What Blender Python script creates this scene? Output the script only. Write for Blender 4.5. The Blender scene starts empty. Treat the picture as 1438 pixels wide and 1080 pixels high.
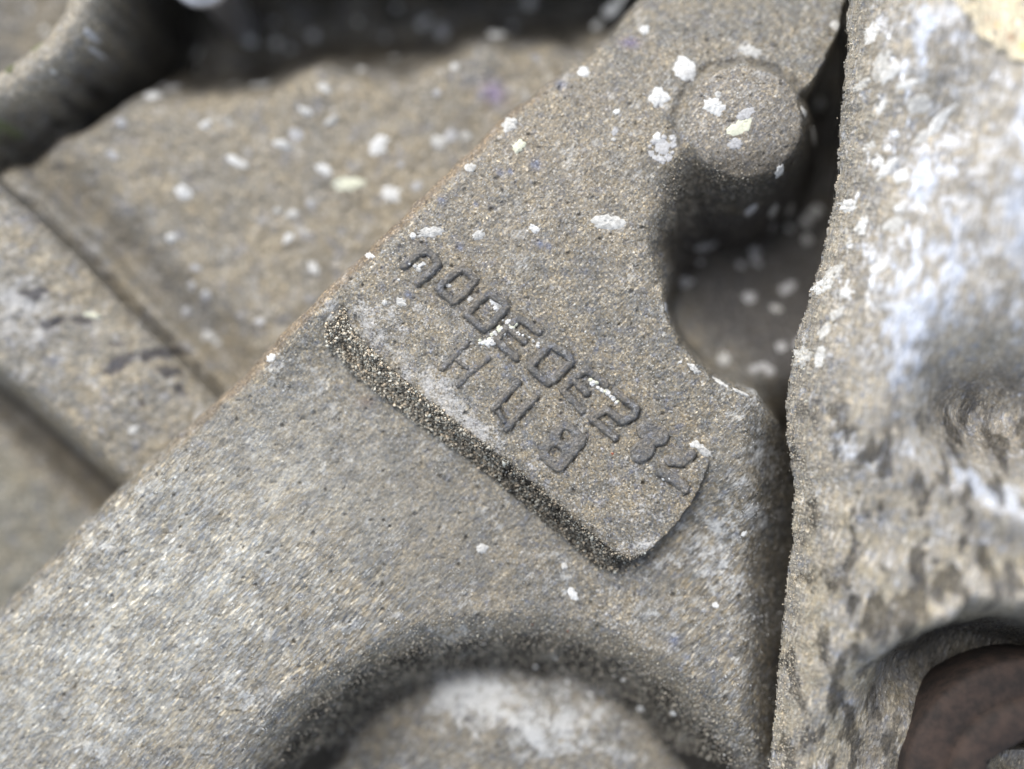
import bpy, math, random
import numpy as np

# ------------------------------------------------------------------ camera, sky, sun
sc = bpy.context.scene
D = 0.14                      # camera height above the lettered face, metres
PX = 1e-4                     # one photo pixel on the lettered face = 0.1 mm
cam_d = bpy.data.cameras.new('camera')
cam = bpy.data.objects.new('camera', cam_d)
sc.collection.objects.link(cam)
cam.location = (0, 0, D)
cam_d.sensor_width = 36
cam_d.lens = 36 * D / (1438 * PX)
cam_d.clip_start = 0.005
cam_d.clip_end = 50
cam_d.dof.use_dof = True
cam_d.dof.focus_distance = D - 0.0005
cam_d.dof.aperture_fstop = 2.5
sc.camera = cam

SUN_EL, SUN_AZ = math.radians(44), math.radians(-26)   # azimuth from +Y, clockwise
w = bpy.data.worlds.new('World'); sc.world = w; w.use_nodes = True
nt = w.node_tree; nt.nodes.clear()
sky = nt.nodes.new('ShaderNodeTexSky'); sky.sky_type = 'NISHITA'; sky.sun_disc = False
sky.sun_elevation = SUN_EL; sky.sun_rotation = SUN_AZ
sky.air_density = 1.0; sky.dust_density = 1.5; sky.ozone_density = 1.0
bg = nt.nodes.new('ShaderNodeBackground'); bg.inputs['Strength'].default_value = 0.12
wo = nt.nodes.new('ShaderNodeOutputWorld')
hs = nt.nodes.new('ShaderNodeHueSaturation'); hs.inputs['Saturation'].default_value = .5      # overcast: a greyer sky
nt.links.new(sky.outputs[0], hs.inputs['Color']); nt.links.new(hs.outputs[0], bg.inputs[0]); nt.links.new(bg.outputs[0], wo.inputs[0])
sd_ = bpy.data.lights.new('sun', 'SUN'); sd_.energy = 1.3; sd_.angle = math.radians(50); sd_.color = (1, .965, .92)
sun = bpy.data.objects.new('sun', sd_); sc.collection.objects.link(sun)
sun.rotation_euler = (math.pi / 2 - SUN_EL, 0, math.pi - SUN_AZ)
sc.view_settings.view_transform = 'Standard'; sc.view_settings.look = 'None'
sc.view_settings.exposure = 1.08; sc.view_settings.gamma = 1
sc.cycles.use_denoising = True

# ------------------------------------------------------------------ numpy helpers
_r = np.random.RandomState(7)
PERM = np.concatenate([_r.permutation(512)] * 3)
GA = _r.rand(512) * 2 * np.pi
GX, GY = np.cos(GA), np.sin(GA)

def perlin(x, y, seed=0):
    xi = np.floor(x).astype(np.int64); yi = np.floor(y).astype(np.int64)
    fx = x - xi; fy = y - yi
    def g(ix, iy, dx, dy):
        h = PERM[(PERM[(ix + seed * 37) & 511] + iy) & 511]
        return GX[h] * dx + GY[h] * dy
    sx = fx * fx * fx * (fx * (fx * 6 - 15) + 10); sy = fy * fy * fy * (fy * (fy * 6 - 15) + 10)
    a = g(xi, yi, fx, fy); b = g(xi + 1, yi, fx - 1, fy)
    c = g(xi, yi + 1, fx, fy - 1); d = g(xi + 1, yi + 1, fx - 1, fy - 1)
    return (a + (b - a) * sx + ((c + (d - c) * sx) - (a + (b - a) * sx)) * sy) * 1.5

def fbm(x, y, s, octv=3, seed=0, gain=.5):
    o = 0; a = 1
    for i in range(octv):
        o = o + a * perlin(x / s, y / s, seed + i * 3); s = s / 2.03; a *= gain
    return o

def ss(a, b, x):
    t = np.clip((x - a) / (b - a), 0, 1)
    return t * t * (3 - 2 * t)

def dist_line(u, v, pts, closed=False):
    d = np.full(np.shape(u), 1e9)
    n = len(pts)
    for i in range(n if closed else n - 1):
        (x0, y0), (x1, y1) = pts[i], pts[(i + 1) % n]
        dx, dy = x1 - x0, y1 - y0
        t = np.clip(((u - x0) * dx + (v - y0) * dy) / (dx * dx + dy * dy + 1e-9), 0, 1)
        d = np.minimum(d, (u - x0 - t * dx) ** 2 + (v - y0 - t * dy) ** 2)
    return np.sqrt(d)

def inside(u, v, pts):
    r = np.zeros(np.shape(u), bool); n = len(pts)
    for i in range(n):
        (x0, y0), (x1, y1) = pts[i], pts[(i + 1) % n]
        if y0 == y1: continue
        c = ((y0 > v) != (y1 > v)) & (u < (x1 - x0) * (v - y0) / (y1 - y0) + x0)
        r ^= c
    return r

def sdf(u, v, pts):           # positive inside
    d = dist_line(u, v, pts, True)
    return np.where(inside(u, v, pts), d, -d)

def blob(u, v, cx, cy, rx, ry, deg=0):
    a = math.radians(deg); c, s = math.cos(a), math.sin(a)
    x = (u - cx) * c + (v - cy) * s; y = -(u - cx) * s + (v - cy) * c
    return np.exp(-((x / rx) ** 2 + (y / ry) ** 2))

# ------------------------------------------------------------------ objects
def thing(name, label, cat, group=None):
    o = bpy.data.objects.new(name, None); sc.collection.objects.link(o)
    o.empty_display_size = .01
    o['label'] = label; o['category'] = cat
    if group: o['group'] = group
    return o

def link(name, me, parent, mat, label=None, kind=None):
    o = bpy.data.objects.new(name, me); sc.collection.objects.link(o)
    if mat: me.materials.clear(); me.materials.append(mat)
    o.parent = parent
    if label: o['label'] = label
    if kind: o['kind'] = kind
    return o

def mesh_np(name, co, faces, k, smooth=True, attrs=None):
    me = bpy.data.meshes.new(name)
    me.vertices.add(len(co)); me.vertices.foreach_set('co', np.ascontiguousarray(co, np.float32).ravel())
    faces = np.ascontiguousarray(faces, np.int32)
    me.loops.add(faces.size); me.loops.foreach_set('vertex_index', faces.ravel())
    me.polygons.add(len(faces)); me.polygons.foreach_set('loop_start', np.arange(len(faces), dtype=np.int32) * k)
    if smooth: me.polygons.foreach_set('use_smooth', np.ones(len(faces), bool))
    me.update(calc_edges=True)
    for n_, a in (attrs or {}).items():
        if a.ndim == 2:
            at = me.attributes.new(n_, 'FLOAT_COLOR', 'POINT'); at.data.foreach_set('color', np.ascontiguousarray(a, np.float32).ravel())
        else:
            at = me.attributes.new(n_, 'FLOAT', 'POINT'); at.data.foreach_set('value', np.ascontiguousarray(a, np.float32))
    return me

class Field:
    """a height field: u,v in tenths of a millimetre on a face z0 metres above the lettered face"""
    def __init__(s, u0, u1, v0, v1, step, z0):
        s.u0, s.v0, s.step, s.z0 = u0, v0, step, z0
        s.k = PX * (D - z0) / D
        s.us = np.arange(u0, u1 + step, step); s.vs = np.arange(v0, v1 + step, step)
        s.u, s.v = np.meshgrid(s.us, s.vs)
        s.h = np.zeros_like(s.u)
        s.tint = np.zeros(s.u.shape + (4,)); s.pale = np.zeros_like(s.u); s.dirt = np.zeros_like(s.u); s.brushed = np.zeros_like(s.u)  # dirt holds real grime and painted shade
    def pos(s, u, v, h):
        return np.stack([(u - 719) * s.k, (540 - v) * s.k, s.z0 + h * s.k], -1)
    def at(s, u, v):
        x = np.clip((np.asarray(u, float) - s.u0) / s.step, 0, s.u.shape[1] - 1.001)
        y = np.clip((np.asarray(v, float) - s.v0) / s.step, 0, s.u.shape[0] - 1.001)
        i = x.astype(int); j = y.astype(int); fx = x - i; fy = y - j; h = s.h
        return (h[j, i] * (1 - fx) + h[j, i + 1] * fx) * (1 - fy) + (h[j + 1, i] * (1 - fx) + h[j + 1, i + 1] * fx) * fy
    def paint(s, m, rgb):
        m = np.clip(m, 0, 1)[..., None]
        c = np.array(rgb + (1,))
        a = s.tint[..., 3:4]
        na = m + a * (1 - m)
        s.tint[..., :3] = np.where(na > 1e-4, (c[:3] * m + s.tint[..., :3] * a * (1 - m)) / np.maximum(na, 1e-4), 0)
        s.tint[..., 3:4] = na
    def build(s, parts, parent, keep=None):
        """parts: list of (name, mask or None, material, label); the last takes what is left"""
        ny, nx = s.u.shape
        co = s.pos(s.u, s.v, s.h).reshape(-1, 3)
        idx = np.arange(ny * nx).reshape(ny, nx)
        f = np.stack([idx[1:, :-1], idx[1:, 1:], idx[:-1, 1:], idx[:-1, :-1]], -1).reshape(-1, 4)
        left = np.ones(len(f), bool)
        if keep is not None:
            kf = (keep[1:, :-1] & keep[1:, 1:] & keep[:-1, 1:] & keep[:-1, :-1]).ravel(); left &= kf
        # one set of normals for the whole casting so that its parts run into each other
        gy, gx = np.gradient(s.h, s.step)
        nrm = np.stack([-gx, gy, np.ones_like(gx)], -1); nrm /= np.linalg.norm(nrm, axis=-1, keepdims=True)
        nrm = nrm.reshape(-1, 3)
        out = []
        for name, m, mat, label in parts:
            sel = left.copy() if m is None else left & m[:-1, :-1].ravel()
            left &= ~sel
            ff = f[sel]
            used = np.zeros(ny * nx, bool); used[ff.ravel()] = True
            remap = np.cumsum(used) - 1
            me = mesh_np(name, co[used], remap[ff], 4, attrs={'tint': s.tint.reshape(-1, 4)[used],
                     'pale': s.pale.ravel()[used], 'dirt': s.dirt.ravel()[used], 'brushed': s.brushed.ravel()[used]})
            me.normals_split_custom_set_from_vertices(nrm[used].tolist())
            out.append(link(name, me, parent, mat, label))
        return out

# ------------------------------------------------------------------ materials
def N(nt, t, **kw):
    n = nt.nodes.new(t)
    for a, b in kw.items():
        if a in n.inputs: n.inputs[a].default_value = b
        else: setattr(n, a, b)
    return n

def ramp(nt, fac, stops):
    r = nt.nodes.new('ShaderNodeValToRGB'); e = r.color_ramp.elements
    while len(e) < len(stops): e.new(.5)
    for el, (p, c) in zip(e, stops):
        el.position = p; el.color = (c, c, c, 1) if not isinstance(c, tuple) else c + (1,)
    nt.links.new(fac, r.inputs[0]); return r.outputs[0]

def mixc(nt, fac, a, b, mode='MIX'):
    m = nt.nodes.new('ShaderNodeMix'); m.data_type = 'RGBA'; m.blend_type = mode
    for s, x in ((m.inputs[0], fac), (m.inputs[6], a), (m.inputs[7], b)):
        if isinstance(x, (int, float)): s.default_value = x
        elif isinstance(x, tuple): s.default_value = x + (1,)
        else: nt.links.new(x, s)
    return m.outputs[2]

def math_(nt, op, a, b=0.0, clamp=False):
    m = nt.nodes.new('ShaderNodeMath'); m.operation = op; m.use_clamp = clamp
    for s, x in ((m.inputs[0], a), (m.inputs[1], b)):
        if isinstance(x, (int, float)): s.default_value = x
        else: nt.links.new(x, s)
    return m.outputs[0]

def cast_metal(name, base, tan, blue, white, rough=.55, metal=.35, grain=1.0, streak=None, size=1.0, speck=.5):
    m = bpy.data.materials.new(name); m.use_nodes = True
    nt = m.node_tree; L = nt.links; b = nt.nodes['Principled BSDF']
    tc = N(nt, 'ShaderNodeTexCoord')
    mp = N(nt, 'ShaderNodeMapping'); mp.inputs['Scale'].default_value = (1000,) * 3       # to millimetres
    L.new(tc.outputs['Object'], mp.inputs[0]); P = mp.outputs[0]
    if streak:
        ms = N(nt, 'ShaderNodeMapping'); ms.vector_type = 'TEXTURE'
        ms.inputs['Rotation'].default_value = (0, 0, math.radians(streak[0])); ms.inputs['Scale'].default_value = (streak[1], 1, 1)
        L.new(P, ms.inputs[0]); S = ms.outputs[0]
    else: S = P
    def noise(vec, scale, det=3, rough_=.6, dist=0):
        n = N(nt, 'ShaderNodeTexNoise', Scale=scale, Detail=det, Roughness=rough_, Distortion=dist)
        L.new(vec, n.inputs['Vector']); return n.outputs[0]
    at = N(nt, 'ShaderNodeAttribute', attribute_name='tint')
    pa = N(nt, 'ShaderNodeAttribute', attribute_name='pale').outputs['Fac']
    di = N(nt, 'ShaderNodeAttribute', attribute_name='dirt').outputs['Fac']  # grime together with painted shade
    c = mixc(nt, ramp(nt, noise(P, .22 / size, 4), [(.40, 0), (.62, 1)]), base, tan)
    c = mixc(nt, math_(nt, 'MULTIPLY', ramp(nt, noise(P, .9 / size, 3, .6, .5), [(.50, 0), (.72, 1)]), .75), c, tan)
    mo = N(nt, 'ShaderNodeMapping'); mo.inputs['Location'].default_value = (31, 17, 5); L.new(P, mo.inputs[0])
    c = mixc(nt, math_(nt, 'MULTIPLY', ramp(nt, noise(mo.outputs[0], .75 / size, 4), [(.53, 0), (.68, 1)]), .7), c, blue)
    # fine salt and pepper of the cast skin
    f1 = noise(S, 2.6 / size, 4, .75)
    f2 = noise(S, 7.5 / size, 2, .7)
    sp = math_(nt, 'ADD', math_(nt, 'MULTIPLY', f1, .55), math_(nt, 'MULTIPLY', f2, .45))
    k = ramp(nt, sp, [(.32, .35), (.45, .82), (.55, 1.05), (.66, 1.8)])
    gv = N(nt, 'ShaderNodeTexVoronoi', Scale=4.2 / size, Randomness=1.0); L.new(S, gv.inputs['Vector'])
    sep = N(nt, 'ShaderNodeSeparateColor'); L.new(gv.outputs['Color'], sep.inputs[0])
    r_, g_, b_ = sep.outputs
    if streak:                                    # drawn-out grain only where the face was brushed
        g2 = N(nt, 'ShaderNodeTexVoronoi', Scale=4.2 / size, Randomness=1.0); L.new(P, g2.inputs['Vector'])
        mx_ = mixc(nt, N(nt, 'ShaderNodeAttribute', attribute_name='brushed').outputs['Fac'], g2.outputs['Color'], gv.outputs['Color'])
        L.new(mx_, sep.inputs[0])
    gk = ramp(nt, sep.outputs[0], [(0, .50), (.35, .84), (.8, 1.05), (.93, 1.4), (1, 2.1)])
    hue = mixc(nt, sep.outputs[1], (.92, .99, 1.12), (1.09, 1.01, .86))
    c = mixc(nt, grain, c, mixc(nt, 1.0, hue, gk, 'MULTIPLY'), 'MULTIPLY')
    c = mixc(nt, grain, c, k, 'MULTIPLY')
    # whitish bloom where the skin is worn or corroded, plus the bracket's painted highlights
    wn = math_(nt, 'ADD', noise(mo.outputs[0], .45 / size, 5, .72), math_(nt, 'MULTIPLY', math_(nt, 'SUBTRACT', f1, .5), .55))
    wn = math_(nt, 'ADD', wn, math_(nt, 'MULTIPLY', pa, .35))
    c = mixc(nt, math_(nt, 'MULTIPLY', ramp(nt, wn, [(.60, 0), (.78, 1)]), .85), c, white)
    # tiny pale specks
    vo = N(nt, 'ShaderNodeTexVoronoi', Scale=1.5 / size, Randomness=1.0); L.new(P, vo.inputs['Vector'])
    vsel = ramp(nt, vo.outputs['Color'], [(.55, 0), (.62, 1)])
    vd = ramp(nt, vo.outputs['Distance'], [(.10, 1), (.22, 0)])
    c = mixc(nt, math_(nt, 'MULTIPLY', math_(nt, 'MULTIPLY', vsel, vd), speck), c, white)
    c = mixc(nt, at.outputs['Alpha'], c, mixc(nt, grain * .8, mixc(nt, .8, at.outputs['Color'], k, 'MULTIPLY'), mixc(nt, 1.0, hue, gk, 'MULTIPLY'), 'MULTIPLY'))
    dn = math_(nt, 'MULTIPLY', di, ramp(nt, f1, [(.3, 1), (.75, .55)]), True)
    c = mixc(nt, dn, c, (.022, .018, .013))  # one mask carries real grime and painted shade
    L.new(c, b.inputs['Base Color'])
    b.inputs['Metallic'].default_value = metal
    rr = ramp(nt, f2, [(.3, rough - .14), (.7, min(1, rough + .22))])
    glint = ramp(nt, sep.outputs[2], [(.80, 1), (.90, .45)])
    L.new(math_(nt, 'MULTIPLY', rr, glint), b.inputs['Roughness'])
    b.inputs['Specular IOR Level'].default_value = .45
    bu = N(nt, 'ShaderNodeBump', Strength=.9, Distance=.00013 * size)
    hh = math_(nt, 'ADD', math_(nt, 'MULTIPLY', f1, 1.2), math_(nt, 'MULTIPLY', noise(S, 5.0 / size, 3, .8), .8))
    hh = math_(nt, 'ADD', hh, math_(nt, 'MULTIPLY', sep.outputs[2], .35))
    L.new(hh, bu.inputs['Height']); L.new(bu.outputs[0], b.inputs['Normal'])
    return m

M_arm = cast_metal('cast_aluminium', (.208, .199, .175), (.305, .270, .208), (.186, .192, .212), (.56, .56, .54), streak=(46, 4.0))
M_pad = cast_metal('cast_aluminium_pad', (.230, .217, .188), (.335, .289, .213), (.195, .20, .230), (.60, .59, .57))
M_let = cast_metal('cast_aluminium_letters', (.170, .166, .157), (.215, .195, .165), (.165, .173, .20), (.48, .48, .48), speck=.25, grain=.6)
M_rear = cast_metal('cast_aluminium_rear', (.255, .238, .202), (.345, .300, .222), (.235, .238, .26), (.55, .54, .52), size=1.8, grain=.6, speck=.35)
M_brk = cast_metal('bracket_aluminium', (.31, .288, .25), (.44, .40, .33), (.30, .315, .35), (.70, .72, .76), streak=(76, 3.6), size=1.2, speck=.35, grain=.62)

def simple(name, base, alt, rough, scale, metal=0.0, bump=.4, col_attr=None):
    m = bpy.data.materials.new(name); m.use_nodes = True
    nt = m.node_tree; b = nt.nodes['Principled BSDF']
    tc = N(nt, 'ShaderNodeTexCoord')
    mp = N(nt, 'ShaderNodeMapping'); mp.inputs['Scale'].default_value = (1000,) * 3
    nt.links.new(tc.outputs['Object'], mp.inputs[0])
    n = N(nt, 'ShaderNodeTexNoise', Scale=scale, Detail=4, Roughness=.7); nt.links.new(mp.outputs[0], n.inputs['Vector'])
    c = mixc(nt, ramp(nt, n.outputs[0], [(.38, 0), (.62, 1)]), base, alt)
    if col_attr:
        a = N(nt, 'ShaderNodeAttribute', attribute_name=col_attr)
        c = mixc(nt, 1.0, c, a.outputs['Color'], 'MULTIPLY')
    nt.links.new(c, b.inputs['Base Color'])
    b.inputs['Roughness'].default_value = rough; b.inputs['Metallic'].default_value = metal
    bu = N(nt, 'ShaderNodeBump', Strength=bump, Distance=.0002)
    nt.links.new(n.outputs[0], bu.inputs['Height']); nt.links.new(bu.outputs[0], b.inputs['Normal'])
    return m

M_spot = simple('white_corrosion', (.82, .82, .79), (.52, .51, .48), .85, 2.2, bump=1)
M_spotm = simple('dull_corrosion', (.66, .65, .61), (.42, .41, .38), .85, 2.2, bump=1)
M_spoty = simple('yellowish_lichen', (.74, .74, .58), (.60, .60, .46), .85, 3.0)
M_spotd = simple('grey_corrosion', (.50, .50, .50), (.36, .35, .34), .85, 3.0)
M_moss = simple('moss', (.22, .24, .12), (.09, .09, .05), .95, 3.0)
M_grit = simple('sand_grit', (.66, .60, .48), (.52, .47, .38), .9, 2.0, col_attr='shade')
M_rust = simple('rusty_steel', (.060, .040, .031), (.026, .020, .017), .8, .45, metal=.3, bump=1)
M_steel = simple('dull_zinc', (.50, .49, .50), (.38, .37, .37), .45, .4, metal=.6)

# ================================================================== 1. the lettered casting
casting = thing('engine_casting', 'grey brown cast aluminium engine casting with raised numbers on a long pad', 'engine casting')
F = Field(-40, 1262, -42, 1184, 1.5, 0.0)
u, v = F.u, F.v
n60 = fbm(u, v, 60, 3, 1); n14 = fbm(u, v, 14, 2, 5); n4 = fbm(u, v, 4.6, 2, 9, .6)
EDGE = [(-90, 915), (0, 838), (60, 777), (150, 690), (230, 620), (330, 530), (400, 458), (480, 382), (560, 303), (640, 222),
        (720, 142), (770, 102), (830, 58), (870, 20), (930, -60)]
sd = sdf(u, v, EDGE + [(1300, -60), (1300, 1200), (-90, 1200)]) + fbm(u, v, 45, 3, 21) * 3
h = -0.00034 * np.clip(420 - v, 0, 999) ** 2           # the far end leans back
h -= 0.00010 * np.clip(500 - u, 0, 999) ** 2
R = 34 + 22 * ss(500, 100, u)
t = np.clip(1 - sd / R, 0, 1)
h -= R * .62 * (1 - np.sqrt(np.clip(1 - t * t * .98, 0, 1)))
h = np.where(sd < 0, h + np.maximum(sd * 6, -160), h)
# bottom hollow
e = np.sqrt(((u - 706) / 372) ** 2 + ((v - 1230) / 325) ** 2) + fbm(u, v, 90, 2, 33) * .012
a_l = ss(760, 380, u)
h -= (36 * ss(1.14, .92, e) + (56 + 30 * a_l) * ss(1.0, .78 - .03 * a_l, e))
h += 26 * ss(.80, .5, e)
# casting leans away under the side bracket
h -= 85 * ss(1035, 1165, u - .12 * (v - 560) * 0) * ss(520, 640, v)
# side pocket
POCK = [(925, 400), (933, 440), (952, 485), (1000, 535), (1060, 560), (1100, 600), (1130, 655), (1300, 665), (1300, -60), (1215, -60),
        (1190, 30), (1150, 100), (1080, 170), (965, 185), (930, 250), (898, 320), (905, 360)]
sp = sdf(u, v, POCK) + fbm(u, v, 30, 3, 41) * 3
wide = 42 + 120 * ss(430, 300, v) * ss(1150, 1060, u)
pk = ss(-4, 1, sp / wide * 0 + np.clip(sp / wide, 0, 1) * 1) * 0 + ss(0, 1, sp / wide)
floor_tilt = 150 + 70 * ss(500, 300, v)
hp = -floor_tilt * pk
h = np.where(sp > 0, h + hp, h)
# round boss
rb = np.sqrt((u - 1050) ** 2 + ((v - 166) * 1.02) ** 2) + fbm(u, v, 50, 2, 51) * 3
boss_top = -20 + 8 * np.cos(np.clip(rb / 92, 0, 1) * 1.57)
hb = boss_top - np.where(rb > 80, (np.maximum(rb - 80, 0) ** 1.34) * .55, 0)
hb = np.maximum(hb, -235)
kk = 6.0
mx = np.maximum(h, hb); h = mx + kk * np.exp(-np.abs(h - hb) / kk) * .35
# shallow arc line round the top of the boss
h -= 5.5 * np.exp(-((rb - 96) / 7) ** 2) * ss(190, 120, v + .3 * (u - 1050))
# raised pad under the letters
PAD = [(484, 405), (488, 452), (520, 490), (560, 528), (600, 560), (640, 592), (680, 622), (720, 653), (760, 687), (800, 722),
       (835, 752), (862, 773), (884, 782), (908, 776), (930, 757), (952, 732), (972, 704), (987, 675), (994, 650), (996, 620),
       (900, 480), (700, 320), (560, 330)]
pd = sdf(u, v, PAD) + fbm(u, v, 16, 3, 61) * 2.2
q = (u - 640) * -.62 + (v - 592) * .785         # >0 beyond the long front edge
along = (u - 488) * .763 + (v - 452) * .646
fade = ss(-195, -90, q) * ss(0, 1, np.clip((along + 36 + 1.1 * np.maximum(q, 0)) / (64 + 1.4 * np.maximum(q, 0)), 0, 1))
PH = 27
side = ss(-60, 10, q)                              # front edge has the wide sandy flank
wid = 3 + (26 - 5 * ss(60, 320, along)) * ss(-26, -6, q) * (1 - .85 * ss(850, 915, u))
prof = ss(-1, 0, np.clip(pd / wid, -1, 0))
# the ground in front of the pad lies lower, behind it flush
low = PH * fade
h = h - low * (1 - prof)
relax = ss(30, 330, dist_line(u, v, [(488, 452), (640, 592), (862, 773), (930, 757), (990, 660)]))
h = h + low * (1 - prof) * relax * .6
wallm = (pd < 1) & (pd > -wid) & (fade > .3)
gritw = ss(-6, 0, pd + wid + 7 + 4 * ss(170, 20, along)) * ss(3, -3, pd) * ss(-40, -12, q) * ss(-34, -12, along) * ss(545, 505, along) * fade
h += gritw * (fbm(u, v, 9, 2, 71) * (1.0 + 2.5 * ss(200, 0, along)) + np.abs(perlin(u / 3.4, v / 3.4, 77)) * 3.2 + 7 * ss(420, -20, along))
# skin roughness
wear = ss(0, 40, sd)
slope_grit = ss(1.10, .98, e) * ss(.70, .82, e)
h += n60 * 1.6 + n14 * .75 + n4 * (.50 + .55 * slope_grit)
pits = perlin(u / 9, v / 9, 83)
h -= ss(.55, .8, pits) * 2.2

# --- letters and digits: strokes in (u, v)
GLY = [
 ('digit', [[(566, 374), (576, 365), (588, 355), (599, 352), (610, 360), (615, 371), (603, 384), (587, 397)]], 5.9, None),
 ('digit', [[(615, 405), (636, 424), (653, 411), (667, 393), (650, 376), (632, 387), (615, 405)]], 5.9, None),
 ('digit', [[(656, 442), (678, 462), (690, 455), (711, 432), (706, 424), (686, 412), (670, 424), (656, 442)]], 5.9, None),
 ('letter', [[(757, 466), (730, 447), (712, 459), (697, 478), (724, 502)], [(716, 462), (736, 479)]], 5.9, None),
 ('digit', [[(746, 512), (773, 485), (797, 498), (802, 508), (777, 534), (769, 537), (746, 518), (746, 512)]], 5.9, None),
 ('letter', [[(851, 540), (823, 518), (804, 532), (790, 547), (817, 577)], [(808, 536), (823, 551)]], 5.9, None),
 ('digit', [[(863, 550), (893, 573), (890, 584), (874, 592), (851, 574), (831, 588), (863, 614)]], 5.9, None),
 ('digit', [[(908, 604), (925, 612)], [(899, 636), (905, 630)]], 15.0, None),
 ('digit', [[(940, 646), (958, 648), (970, 638)], [(931, 664), (946, 672), (961, 686)]], 8.0, None),
 ('letter', [[(621, 518), (636, 503), (655, 482)], [(643, 540), (662, 521), (685, 503)], [(640, 505), (656, 517)]], 4.6, None),
 ('letter', [[(693, 574), (709, 555), (726, 538)], [(711, 602), (730, 580), (751, 558)], [(700, 578), (708, 592)]], 5.6, None),
 ('letter', 'B', 0, [(757, 643), (756, 627), (771, 617), (775, 602), (790, 592), (803, 594), (824, 614), (821, 624), (788, 663), (780, 662)]),
]
def glyph_sd(g, uu, vv):
    name, strokes, r, poly = g
    if poly:
        s_ = sdf(uu, vv, poly) + 1
        for (hx, hy) in ((795, 612), (779, 635)):
            s_ = np.minimum(s_, np.sqrt(((uu - hx)) ** 2 + (vv - hy) ** 2) - 7.2)
        return s_
    d = np.full(np.shape(uu), -1e9)
    for k_, st in enumerate(strokes):
        rr = r * (.7 if len(strokes) > 2 and k_ == 2 else 1)
        d = np.maximum(d, rr - dist_line(uu, vv, st))
    return d
def glyph_box(g):
    pts = g[3] if g[3] else [p for s_ in g[1] for p in s_]
    m = g[2] + 12
    xs = [p[0] for p in pts]; ys = [p[1] for p in pts]
    return min(xs) - m, max(xs) + m, min(ys) - m, max(ys) + m
gl_h = np.full(u.shape, -99.0)
for g in GLY:
    x0, x1, y0, y1 = glyph_box(g)
    i0, i1 = int((x0 - F.u0) / 1.5), int((x1 - F.u0) / 1.5) + 1
    j0, j1 = int((y0 - F.v0) / 1.5), int((y1 - F.v0) / 1.5) + 1
    sl = (slice(j0, j1), slice(i0, i1))
    s_ = glyph_sd(g, u[sl], v[sl]) + fbm(u[sl], v[sl], 7, 2, 91) * .9
    # hollowed line of packed dirt just outside the stroke, deeper on the lower right, where the stroke's shadow is painted in
    s2 = glyph_sd(g, u[sl] - 2.2, v[sl] - 2.2)
    weak = (.4 if g is GLY[9] else .8) if g[2] < 7 else .9
    ring = np.exp(-((s_ + 1.3) / 1.6) ** 2) * (.18 + .82 * ss(-2.5, 2.5, s2 - s_))
    brk = ss(-.45, .15, fbm(u[sl], v[sl], 12, 2, 95))
    h[sl] -= 3.2 * ring * brk * weak
    F.dirt[sl] = np.maximum(F.dirt[sl], ring ** 1.5 * brk * (.5 if g is GLY[9] else .92))
    gl_h[sl] = np.maximum(gl_h[sl], s_)
F.h = h

# stains, bloom and sandy dirt of the metal, plus painted shade and sheen
F.pale += .5 * blob(u, v, 745, 1030, 170, 80, 20) + .55 * blob(u, v, 640, 990, 50, 60) * 1.0 + .45 * blob(u, v, 1010, 770, 90, 120, 30)
F.pale += .12 * blob(u, v, 250, 860, 300, 110, -42) + .55 * blob(u, v, 620, 560, 150, 24, 40) + .3 * blob(u, v, 560, 440, 60, 40)
F.pale += .05 * blob(u, v, 80, 1000, 160, 120) - .55 * blob(u, v, 1040, 330, 120, 80) - .35 * blob(u, v, 900, 500, 120, 60, 40)
F.pale -= .5 * ss(60, 100, sp)
F.brushed = np.clip(ss(420, 780, v - .5 * (u - 300)) * ss(900, 500, u) + ss(880, 980, u) * ss(600, 700, v), 0, 1)
F.pale += fbm(u, v, 85, 3, 303) * .35
F.dirt = np.maximum(F.dirt, .9 * blob(u, v, 480, 1060, 115, 80, -30))  # left end of the hollow darkened, its shade painted in
F.dirt = np.maximum(F.dirt, .35 * np.exp(-((rb - 97) / 6) ** 2))
F.dirt = np.maximum(F.dirt, gritw * (.6 + .7 * ss(40, 260, along)))  # caked flank, darkened to the right to paint in its poor light
F.paint(gritw * ss(200, 60, along) * .6, (.44, .39, .30))
crease = np.exp(-((pd + 2) / 3.6) ** 2) * ss(-200, -120, q) * ss(-30, 0, along)
F.dirt = np.maximum(F.dirt, crease * .9)
F.dirt = np.maximum(F.dirt, .8 * np.exp(-((pd + 8) / 9) ** 2) * ss(440, 500, along) * ss(-70, -20, q))
F.dirt = np.maximum(F.dirt, (1.35 * ss(1.07, .95, e) + .25 * ss(1.2, 1.04, e)) * ss(.72, .84, e + .06 * a_l) * (.8 + .4 * fbm(u, v, 40, 2, 15)))  # slope faces away from the light; that shade is painted here
F.dirt = np.maximum(F.dirt, .85 * ss(16, 60, sp) * ss(470, 380, v + .35 * (u - 940)))  # deep shade of the pocket painted into the colour
F.dirt = np.maximum(F.dirt, .9 * blob(u, v, 985, 270, 75, 34, 30) * (rb > 84))  # shadow side of the boss painted darker
F.dirt = np.maximum(F.dirt, .66 * ss(30, 100, sp))  # rest of the pocket darkened by painted shade
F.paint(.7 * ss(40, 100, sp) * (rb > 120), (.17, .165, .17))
F.dirt = np.maximum(F.dirt, .8 * ss(1035, 1105, u + n14 * 8 + n60 * 10) * ss(560, 640, v))  # occlusion beside the bracket painted onto the arm
F.dirt = np.maximum(F.dirt, np.clip(.8 * blob(u, v, 971, 521, 9, 4, 45), 0, 1))
F.dirt[ss(.62, .85, pits) > .5] = .7
F.paint(.42 * blob(u, v, 770, 210, 230, 200, -40) * (.8 + .5 * fbm(u, v, 60, 3, 321)), (.31, .265, .20))
F.paint(.35 * blob(u, v, 560, 690, 170, 90, 38), (.185, .175, .15))
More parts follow.
